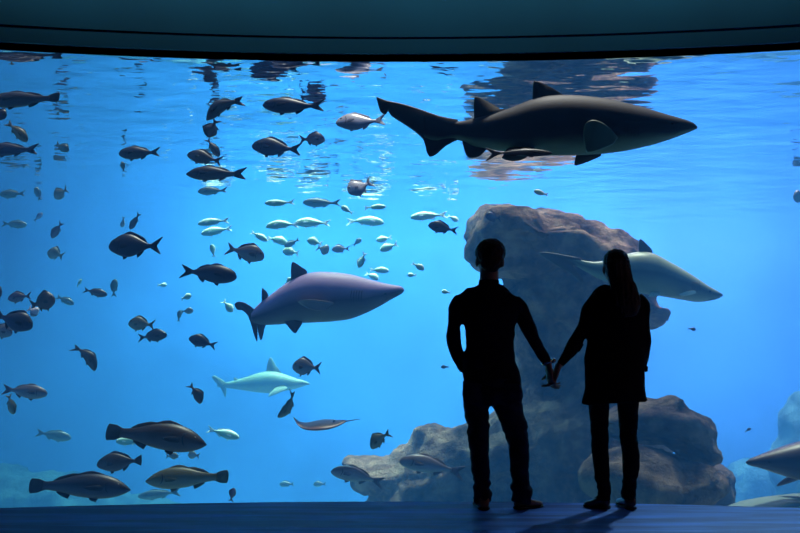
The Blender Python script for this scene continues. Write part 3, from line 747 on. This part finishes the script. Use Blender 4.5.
rock('rock', 'dim far rock stack at the right edge above the shark head',
 [(803,427,16.5,22,26,.8),(808,400,16.5,16,12,.6),(800,470,16.5,34,36,1.0),(806,560,16.5,60,70,1.2)],
 .09, M_hazed_rock, amp=.14, freq=1.0, group=RG, seed=6)
rock('rock', 'low faint ledge behind the foot of the reef at right',
 [(758,484,19.5,40,30,.7),(750,545,19.5,60,50,.9)],
 .10, M_hazed_rock, amp=.14, freq=.9, group=RG, seed=7)
rock('rock', 'faint rubble mound at the lower left behind the groupers',
 [(40,500,19.3,56,30,1.0),(90,508,19.4,50,26,1.0),(0,496,19.3,40,34,1.0),(140,514,19.4,50,20,1.0),(60,530,19.3,120,40,1.2)],
 .10, M_hazed_rock, amp=.22, freq=1.3, group=RG, seed=8)
# ------------------------------------------------------------------ people
YP = 5.93
def W3(px, py, dy=0.0): 
    p = P(px, py, YP); return Vector((p.x, YP+dy, p.z))
UP = 1/ (900/5.93)      # metres per pixel there
def loft(bm, secs, seg=20):
    """secs: (centre Vector, rx, ry) stacked; rings perpendicular to the path, rx along world X-ish, ry along world Y"""
    rs = []
    for i, (c, rx, ry) in enumerate(secs):
        a = secs[max(i-1,0)][0]; b = secs[min(i+1,len(secs)-1)][0]
        t = (b-a).normalized(); yv = Vector((0,1,0))
        if abs(t.y) > .8: yv = Vector((0,0,1))
        u = yv.cross(t).normalized(); v = t.cross(u).normalized()
        rs.append([c+u*rx*math.cos(2*PI*k/seg)+v*ry*math.sin(2*PI*k/seg) for k in range(seg)])
    rings(bm, rs)
def limb(bm, pts, n=4, dr=0.0, seg=16):
    """pts: (Vector, rx, ry)"""
    flat = [(p.x,p.y,p.z,rx,ry) for p,rx,ry in pts]
    sm = catmull(flat, n)
    loft(bm, [(Vector(q[:3]), max(.004,q[3]+dr), max(.004,q[4]+dr)) for q in sm], seg)
def rows(bm, rr, dr=0.0, n=3, y0=0.0):
    """torso rows: (py, left px, right px, ry metres, dy)"""
    pts = []
    for py,l,r,ry,dy in rr:
        pts.append((W3((l+r)/2, py, dy+y0), (r-l)/2*UP, ry))
    limb(bm, pts, n, dr, 28)
def wrinkle(bm, amt, freq=9, zs=2.2, seed=0, region=None):
    bm.normal_update(); mv = []
    for v in bm.verts:
        p = v.co; q = Vector((p.x*freq*.6, p.y*freq*.6, p.z*freq*zs*.5+p.x*freq*.7))+Vector((seed,0,0))
        k = region(p) if region else 1.0
        mv.append(p+v.normal*amt*k*(noise.noise(q)+.5*noise.noise(q*2.1)))
    for v, c in zip(bm.verts, mv): v.co = c
def cap(bm, a, b, r0, r1, seg=10):
    d = (b-a); L_ = d.length; t = d/L_
    loft(bm, [(a-t*r0*.8, r0*.55, r0*.55),(a, r0, r0),(b, r1, r1),(b+t*r1*.75, r1*.6, r1*.6)], seg)
def hand(bm, wrist, d, n, thumb, size=1.0, curl=(.5,.6,.7,.8), tcurl=.3):
    """palm and five fingers; d: wrist to knuckles, n: the way the palm faces, thumb: +1/-1 side along d x n"""
    d = d.normalized(); n = (n-d*n.dot(d)).normalized(); s = d.cross(n)*thumb
    k = size
    # palm as a flat rounded slab
    rs = []
    for f, w, t in ((-.02,.026,.020),(.01,.030,.019),(.045,.040,.016),(.085,.042,.014),(.098,.036,.010)):
        r = []
        for i in range(14):
            a = 2*PI*i/14
            r.append(wrist+d*f*k+s*(math.cos(a)*w*k)+n*(math.sin(a)*t*k))
        rs.append(r)
    rings(bm, rs)
    for i, (off, ln, rr) in enumerate(((.030,.074,.0088),(.010,.082,.0092),(-.011,.076,.0088),(-.031,.060,.0078))):
        p = wrist+d*.088*k+s*off*k; dd = (d+s*off*1.2).normalized(); ang = 0
        for j, fr in enumerate((.45,.32,.26)):
            ang += curl[i]*(.6,1.0,.8)[j]
            v = dd*math.cos(ang)+n*math.sin(ang)
            q = p+v*ln*fr*k; cap(bm, p, q, rr*k*(1-.08*j), rr*k*(.93-.08*j)); p = q
    p = wrist+d*.022*k+s*.026*k+n*.004; v = (d*.72+s*.62+n*.30).normalized()
    for j, ln in enumerate((.040,.034,.028)):
        q = p+v*ln*k; cap(bm, p, q, (.0125-.0012*j)*k, (.0118-.0014*j)*k); p = q
        v = (v+n*tcurl+d*.35-s*.25).normalized()
def head(bm, c, k=1.0, yaw=0.0, female=False):
    """skull, jaw, nose, ears and lips; looks along +Y turned by yaw"""
    R_ = Matrix.Rotation(yaw, 3, 'Z')
    def e(x,y,z,rx,ry,rz,sub=3):
        res = bmesh.ops.create_icosphere(bm, subdivisions=sub, radius=1.0)
        for v in res['verts']:
            v.co = c+R_ @ (Vector((x+v.co.x*rx, y+v.co.y*ry, z+v.co.z*rz))*k)
    e(0,-.012,.030,.076,.096,.088); e(0,.040,-.030,.060,.055,.075); e(0,.062,-.085,.036,.034,.030)
    e(0,.052,.010,.064,.045,.055)
    e(0,.105,-.020,.012,.018,.014); e(0,.098,.003,.009,.014,.026)
    e(0,.092,-.055,.024,.012,.007); e(0,.090,-.064,.021,.012,.007)
    for sx in (-1,1):
        e(sx*.077,.004,-.012,.010,.020,.032); e(sx*.030,.090,.028,.022,.010,.006); e(sx*.038,.075,-.028,.022,.022,.020)
def eyes(c, k, yaw, par):
    R_ = Matrix.Rotation(yaw, 3, 'Z')
    for sx in (-1,1):
        bm = bmesh.new(); p = c+R_ @ (Vector((sx*.030,.088,.010))*k)
        ball(bm, p, .012*k, .010*k, .008*k, None, 12, 8); mk('eye', bm, M_eyew, par)
        bm = bmesh.new(); ball(bm, p+R_ @ Vector((0,.0075*k,0)), .0052*k, .004*k, .0052*k, None, 10, 6); mk('iris', bm, M_eye, par)
M_eyew = plain('eye_white', (.55,.52,.50), .3)
M_skin = plain('skin', (.30,.18,.13), .5, .4, noise_amt=.06, scale=25)
M_hair = plain('dark_brown_hair', (.018,.012,.010), .55, .4, noise_amt=.4, scale=40, bump=.6, bscale=120)
M_hairw = plain('black_hair', (.012,.009,.010), .5, .4, noise_amt=.4, scale=40, bump=.6, bscale=140)
M_sweater = plain('dark_navy_sweater', (.010,.011,.024), .9, .1, noise_amt=.2, scale=30, bump=.4, bscale=220)
M_jeans = plain('dark_blue_jeans', (.012,.018,.045), .85, .15, noise_amt=.35, scale=14, bump=.4, bscale=260)
M_coat = plain('black_coat', (.006,.006,.009), .9, .1, bump=.3, bscale=160)
M_legg = plain('black_trousers', (.007,.007,.010), .85, .12, bump=.3, bscale=200)
M_shoe_m = plain('brown_leather', (.30,.16,.08), .35, .5, noise_amt=.25, scale=20)
M_shoe_w = plain('dark_leather', (.05,.035,.035), .3, .5, noise_amt=.2, scale=20)
M_sole = plain('dark_rubber_sole', (.02,.016,.014), .7)
M_watch = plain('steel', (.45,.42,.40), .25, .5, metal=1)
def shoe(par, heel, toe, m, ln=.28, wd=.05, hh=.085, heelh=.02, name='shoe'):
    """heel and toe: floor points"""
    d = (toe-heel); d.z = 0; d.normalize(); s = Vector((-d.y, d.x, 0))
    def ring(f, w, z0, z1):
        c = heel+d*ln*f; out = []
        for i in range(16):
            a = 2*PI*i/16; sy = math.cos(a); sz = math.sin(a)
            out.append(Vector((c.x, c.y, 0))+s*w*math.copysign(abs(sy)**.7, sy)+Vector((0,0,(z0+z1)/2+(z1-z0)/2*math.copysign(abs(sz)**.75, sz))))
        return out
    bm = bmesh.new()
    rings(bm, [ring(-.02,.022,heelh,.05), ring(.02,.034,heelh,hh), ring(.15,.038,heelh,hh+.015), ring(.30,.039,.014,hh+.010), ring(.45,.041,.012,.068), ring(.62,.047,.011,.052), ring(.78,.047,.011,.044), ring(.92,.036,.013,.036), ring(1.0,.016,.016,.028)])
    sh = mk(name, bm, m, par)
    bm = bmesh.new()
    rings(bm, [ring(-.03,.026,.0,heelh), ring(.05,.039,.0,heelh+.002), ring(.26,.040,.0,heelh+.002), ring(.33,.040,.002,.016), ring(.62,.050,.0,.013), ring(.80,.050,.0,.013), ring(.95,.037,.0,.013), ring(1.03,.016,.003,.013)])
    mk('sole', bm, M_sole, sh)
    bm = bmesh.new()
    for f in (.36,.43,.50):
        z = {.36:.086,.43:.075,.50:.066}[f]; c = heel+d*ln*f
        cap(bm, Vector((c.x,c.y,z))+s*.022, Vector((c.x,c.y,z+.004))-s*.022, .003, .003, 6)
    mk('laces', bm, M_sole, sh)
    return sh
def rooted(root, objs_before):
    pass
def build_man():
    root = empty('person', (W3(490,509).x, YP, 0)); tag(root, 'person in dark sweater and blue jeans seen from behind, one hand pocketed, other hand held', 'person', 'visitors holding hands at the window')
    inv = Matrix.Translation(-root.location)
    parts = []
    def put(nm, bm, m, par=None):
        bm.transform(inv); o = mk(nm, bm, m, par or root); return o
    torso = [(284.5,479,500,.060,0),(288.5,471,508,.066,0),(293,463,515,.078,0),(300,456.5,521,.095,-.005),(310,459,519,.112,-.01),(322,463.5,515,.118,-.005),(336,467,513,.112,.0),(350,467,513.5,.105,.0),(362,464,515,.108,-.005),(374,463.5,518,.115,-.01),(386,464,520,.122,-.012)]
    armL = [(W3(463,300),.058,.062),(W3(457.5,308),.054,.060),(W3(454.5,322),.045,.052),(W3(453.5,336),.041,.048),(W3(456,350,.02),.040,.046),(W3(461,362,.05),.038,.038),(W3(465.5,371,.07),.032,.032)]
    armR = [(W3(513,301),.058,.062),(W3(519.5,308),.056,.060),(W3(525,320),.050,.052),(W3(531.5,335),.045,.047),(W3(539,349),.041,.042),(W3(545.5,360),.034,.034),(W3(548,364),.031,.031)]
    legL = [(W3(476,392),.088,.115),(W3(476.5,406),.082,.10),(W3(478,425),.072,.085),(W3(479,440),.066,.072),(W3(479.5,455),.060,.070),(W3(481,472),.056,.064),(W3(482,486),.055,.058),(W3(482.5,497),.057,.060),(W3(483,502),.058,.062)]
    legR = [(W3(504,392),.098,.115),(W3(508,406),.094,.10),(W3(513,422),.082,.085),(W3(517,436),.073,.073),(W3(519,450),.065,.070),(W3(520,470),.060,.064),(W3(521,486),.060,.058),(W3(521,496),.066,.066),(W3(520.5,502),.062,.070)]
    hc = W3(490,260,.0); yaw = .06
    # whole body, one skin
    bm = bmesh.new()
    rows(bm, torso, -.014)
    limb(bm, [(W3(489.5,266),.062,.062),(W3(489.3,277),.062,.062),(W3(489,285),.070,.064),(W3(489,293),.10,.062)], 3)
    for a in (armL, armR, ): limb(bm, a, 3, -.010)
    for a in (legL, legR): limb(bm, [(p,rx*.70,ry*.70) for p,rx,ry in a], 3)
    head(bm, hc, 1.12, yaw)
    wR = W3(548.3,364.5); hand(bm, wR, Vector((.08,-.10,-1)), Vector((1,.25,.15)), -1, 1.12, (.55,.6,.7,.8), .3)
    wL = W3(465.8,372,.07); hand(bm, wL, Vector((.12,.25,-1)), Vector((.9,-.1,.1)), 1, 1.0, (.2,.25,.3,.3), .1)
    bm = remesh(bm, .0062, 2); body = put('body', bm, M_skin)
    eyes(hc-root.location, 1.12, yaw, body)
    # sweater
    bm = bmesh.new(); rows(bm, torso+[(390,463,521,.126,-.012)], .006)
    limb(bm, [(W3(489,287),.066,.068),(W3(489,293),.11,.072)], 2)
    limb(bm, armL, 3, .002); limb(bm, armR, 3, .002)
    bm = remesh(bm, .010, 3); wrinkle(bm, .010, 8, 3.0, 3)
    put('sweater', bm, M_sweater)
    bm = bmesh.new(); limb(bm, [(W3(489,280),.066,.068),(W3(489,284),.070,.072),(W3(489,288),.078,.074)], 2); put('collar', remesh(bm,.006,1), M_sweater)
    # jeans
    bm = bmesh.new(); rows(bm, [(378,463,519,.122,-.012),(388,463,520.5,.125,-.012),(396,463.5,522,.122,-.01),(401,464,523,.110,-.005)], .003)
    limb(bm, legL, 3, .002); limb(bm, legR, 3, .002)
    bm = remesh(bm, .010, 2)
    wrinkle(bm, .018, 9, 4.5, 5, region=lambda p: .25+.9*max(0, 1-abs(p.z-.12)/.16)+.5*max(0,1-abs(p.z-.50)/.14))
    jn = put('jeans', bm, M_jeans)
    for px in (471,508):
        bm = bmesh.new(); c = W3(px, 392, -.125)
        pts = [(c.x-.062,c.z+.06),(c.x+.062,c.z+.06),(c.x+.058,c.z-.05),(c.x,c.z-.075),(c.x-.058,c.z-.05)]
        plate(bm, pts, c.y, .012); bm.transform(inv); mk('back_pocket', bm, M_jeans, jn)
    # hair: short crop
    bm = bmesh.new()
    R_ = Matrix.Rotation(yaw, 3, 'Z')
    def he(x,y,z,rx,ry,rz):
        res = bmesh.ops.create_icosphere(bm, subdivisions=3, radius=1.0)
        for v in res['verts']:
            if True: v.co = hc+R_ @ (Vector((x+v.co.x*rx, y+v.co.y*ry, z+v.co.z*rz))*1.14)
    he(0,-.022,.042,.087,.096,.082); he(0,.030,.085,.062,.066,.036); he(0,-.060,-.010,.066,.050,.066); he(.0,-.015,.10,.050,.06,.022)
    bm = remesh(bm, .006, 2)
    bm.normal_update(); mv = [v.co+v.normal*(.006*noise.noise(v.co*45)+.004*noise.noise(v.co*110)) for v in bm.verts]
    for v, c in zip(bm.verts, mv): v.co = c
    put('hair', bm, M_hair)
    # watch on the wrist of the held hand
    bm = bmesh.new(); cc = W3(547.2,362.2); t = Vector((.28,0,-1)).normalized(); u = Vector((0,1,0)); v_ = t.cross(u)
    R0, R1 = .037, .041
    rs = []
    for k in range(20):
        a = 2*PI*k/20; dr = u*math.cos(a)+v_*math.sin(a)
        rs.append([cc+dr*R0-t*.009, cc+dr*R1-t*.009, cc+dr*R1+t*.009, cc+dr*R0+t*.009])
    rs.append(rs[0])
    vs_ = [[bm.verts.new(p) for p in r] for r in rs[:-1]]
    for k in range(20):
        a, b = vs_[k], vs_[(k+1)%20]
        for j in range(4): bm.faces.new((a[j],a[(j+1)%4],b[(j+1)%4],b[j]))
    wt = put('watch', bm, M_watch)
    bm = bmesh.new(); cap(bm, cc+v_*.038, cc+v_*.046, .017, .015, 14); put('watch_face', bm, M_watch, wt)
    # shoes: one straight ahead, one turned out to the right
    o = root.location
    def fl(px, dy): p = W3(px, 509, dy)-o; p.z = 0; return p
    shoe(root, fl(483.5,-.06), fl(481.5,.25), M_shoe_m, .28)
    shoe(root, fl(516,-.02), fl(543,.10), M_shoe_m, .215, hh=.09)
    return root
def build_woman():
    root = empty('person', (W3(612,508).x, YP, 0)); tag(root, 'person with long dark hair in a black thigh length coat seen from behind, hand held', 'person', 'visitors holding hands at the window')
    inv = Matrix.Translation(-root.location)
    def put(nm, bm, m, par=None):
        bm.transform(inv); return mk(nm, bm, m, par or root)
    torso = [(291,606,632,.050,0),(294,598,638,.068,0),(299,591,644,.085,0),(310,590,645,.098,-.005),(324,590,645.5,.104,.0),(338,589,645,.098,.0),(350,588,644.5,.098,.0),(364,586.5,643,.105,-.005),(380,585.5,643,.115,-.01),(392,585,644,.120,-.01)]
    armL = [(W3(600,299),.050,.055),(W3(592,305),.050,.053),(W3(587,317),.045,.047),(W3(581,332),.041,.043),(W3(573,346),.039,.040),(W3(565,358),.034,.034),(W3(559.5,365.5),.029,.029)]
    armR = [(W3(636,299),.050,.055),(W3(642.5,305),.047,.053),(W3(643.5,320),.040,.046),(W3(644,338),.038,.044),(W3(644.3,350,.02),.036,.040),(W3(643.5,364,.04),.030,.034),(W3(643.8,372,.05),.026,.028)]
    legL = [(W3(599,396),.068,.095),(W3(599,410),.063,.082),(W3(599.5,428),.057,.070),(W3(600,442),.054,.062),(W3(600.8,458),.052,.060),(W3(602.3,476),.048,.052),(W3(603.3,490),.044,.048),(W3(604,500),.046,.050)]
    legR = [(W3(628,396),.070,.095),(W3(628,410),.065,.082),(W3(628.5,428),.058,.070),(W3(629,440),.054,.062),(W3(631,457),.055,.060),(W3(630.5,474),.050,.052),(W3(629,488),.043,.046),(W3(628.5,499),.046,.048)]
    hc = W3(616,268,.02); yaw = .05
    bm = bmesh.new()
    rows(bm, torso, -.014)
    limb(bm, [(W3(616.5,276,.01),.044,.050),(W3(617,284),.042,.048),(W3(617.5,290),.056,.054),(W3(618,296),.085,.055)], 3)
    for a in (armL, armR): limb(bm, a, 3, -.009)
    for a in (legL, legR): limb(bm, [(p,rx*.76,ry*.76) for p,rx,ry in a], 3)
    head(bm, hc, .98, yaw, True)
    wL = W3(558,367,.0); hand(bm, wL, Vector((-.36,.05,-1)), Vector((-.9,-.15,.2)), 1, 1.08, (.5,.6,.65,.7), .25)
    wR = W3(643.9,373,.05); hand(bm, wR, Vector((.02,.08,-1)), Vector((-1,.1,0)), -1, .88, (.25,.3,.35,.4), .1)
    bm = remesh(bm, .0062, 2); body = put('body', bm, M_skin)
    eyes(hc-root.location, .98, yaw, body)
    # coat, flaring to the hem
    bm = bmesh.new()
    rows(bm, torso+[(398,584,645,.125,-.01),(402.5,583,646.5,.128,-.01)], .008)
    limb(bm, [(W3(617,288),.060,.060),(W3(617.5,294),.10,.068)], 2)
    limb(bm, armL, 3, .004); limb(bm, armR, 3, .004)
    bm = remesh(bm, .010, 2); wrinkle(bm, .012, 7, 1.6, 11)
    ct = put('coat', bm, M_coat)
    for (a,b,c,d) in ((583.5,345,0,.048),(648.3,349,.02,.010),(646.5,379,.05,.008)):
        pass
    for pts in ([(W3(578.5,341),.042,.043),(W3(573.5,349),.043,.043)], [(W3(644.3,366,.04),.036,.038),(W3(644.2,371,.05),.036,.038)]):
        bm = bmesh.new(); limb(bm, pts, 2); put('sleeve_cuff', remesh(bm,.007,1), M_coat, ct)
    bm = bmesh.new(); limb(bm, [(W3(617,284.5),.054,.058),(W3(617.2,290),.064,.064)], 2); put('collar', remesh(bm,.007,1), M_coat, ct)
    bm = bmesh.new()
    rows(bm, [(388,587,642,.10,-.01),(398,588,641,.10,-.01)], 0)
    limb(bm, legL, 3, .002); limb(bm, legR, 3, .002)
    bm = remesh(bm, .009, 2); wrinkle(bm, .010, 10, 4, 9, region=lambda p: .3+1.0*max(0,1-abs(p.z-.12)/.15)+.5*max(0,1-abs(p.z-.47)/.12))
    put('trousers', bm, M_legg)
    # long hair falling to the right behind the shoulder
    bm = bmesh.new()
    R_ = Matrix.Rotation(yaw, 3, 'Z')
    for (x,y,z,rx,ry,rz) in ((0,-.020,.042,.085,.098,.084),(0,.030,.080,.058,.060,.034),(0,-.055,-.02,.080,.055,.085)):
        res = bmesh.ops.create_icosphere(bm, subdivisions=3, radius=1.0)
        for v in res['verts']: v.co = hc+R_ @ (Vector((x+v.co.x*rx, y+v.co.y*ry, z+v.co.z*rz))*.99)
    limb(bm, [(W3(616,262,-.05),.082,.06),(W3(617,272,-.06),.080,.05),(W3(619,284,-.075),.082,.040),(W3(621.5,294,-.095),.088,.032),(W3(623.5,303,-.105),.086,.026),(W3(625,311,-.11),.070,.018),(W3(626,317,-.112),.045,.010)], 3)
    limb(bm, [(W3(625,270,.0),.026,.055),(W3(629,284,.0),.030,.050),(W3(633,297,-.03),.028,.050),(W3(634.5,306,-.06),.016,.030)], 3)
    bm = remesh(bm, .006, 2); bm.normal_update()
    mv = [v.co+v.normal*(.006*noise.noise(Vector((v.co.x*70, v.co.y*70, v.co.z*8)))+.003*noise.noise(v.co*60)) for v in bm.verts]
    for v, c in zip(bm.verts, mv): v.co = c
    put('hair', bm, M_hairw)
    o = root.location
    def fl(px, dy): p = W3(px, 508, dy)-o; p.z = 0; return p
    shoe(root, fl(608,-.01), fl(588,.09), M_shoe_w, .165, hh=.075, heelh=.022)
    shoe(root, fl(629.5,-.05), fl(628,.2), M_shoe_w, .245, hh=.075, heelh=.022)
    return root
build_man(); build_woman()
s = bpy.data.lights.new('sun', 'SUN'); s.energy = 2.7; s.angle = .12; s.color = (1,.95,.86)
o = bpy.data.objects.new('sun', s); COL.objects.link(o); o.rotation_euler = (math.radians(-18), math.radians(6), 0); o.location=(0,10,14)
area('tank_lamp', (-1.5,18.2,9), (-1.5,18.4,0), 7, 5, 2000, (.55,.86,1), math.radians(100))
area('tank_lamp', (6.0,18.2,9), (6.0,18.4,0), 7, 5, 2000, (1,.66,1), math.radians(100))
area('ceiling_lamp', (0.0,4.9,4.15), (0,6.2,4.0), 7, .15, 10, (.9,.95,1), math.radians(100))
area('exit_lamp', (4.35,4.6,1.5), (0,6.0,.9), .5, .25, 1.1, (1,.50,.45), math.radians(120))
l = bpy.data.lights.new('tank_spot', 'SPOT'); l.energy = 1500; l.spot_size = math.radians(34); l.spot_blend = .8; l.shadow_soft_size = .15; l.color = (.45,.80,1)
o = bpy.data.objects.new('tank_spot', l); COL.objects.link(o); o.location = (4.6,10.6,6.2)
o.rotation_euler = (Vector((2.9,5.75,0))-o.location).to_track_quat('-Z','Y').to_euler()
vs = C.view_settings
vs.view_transform = 'Standard'; vs.look = 'None'; vs.gamma = 1; vs.exposure = .3; vs.use_curve_mapping = False
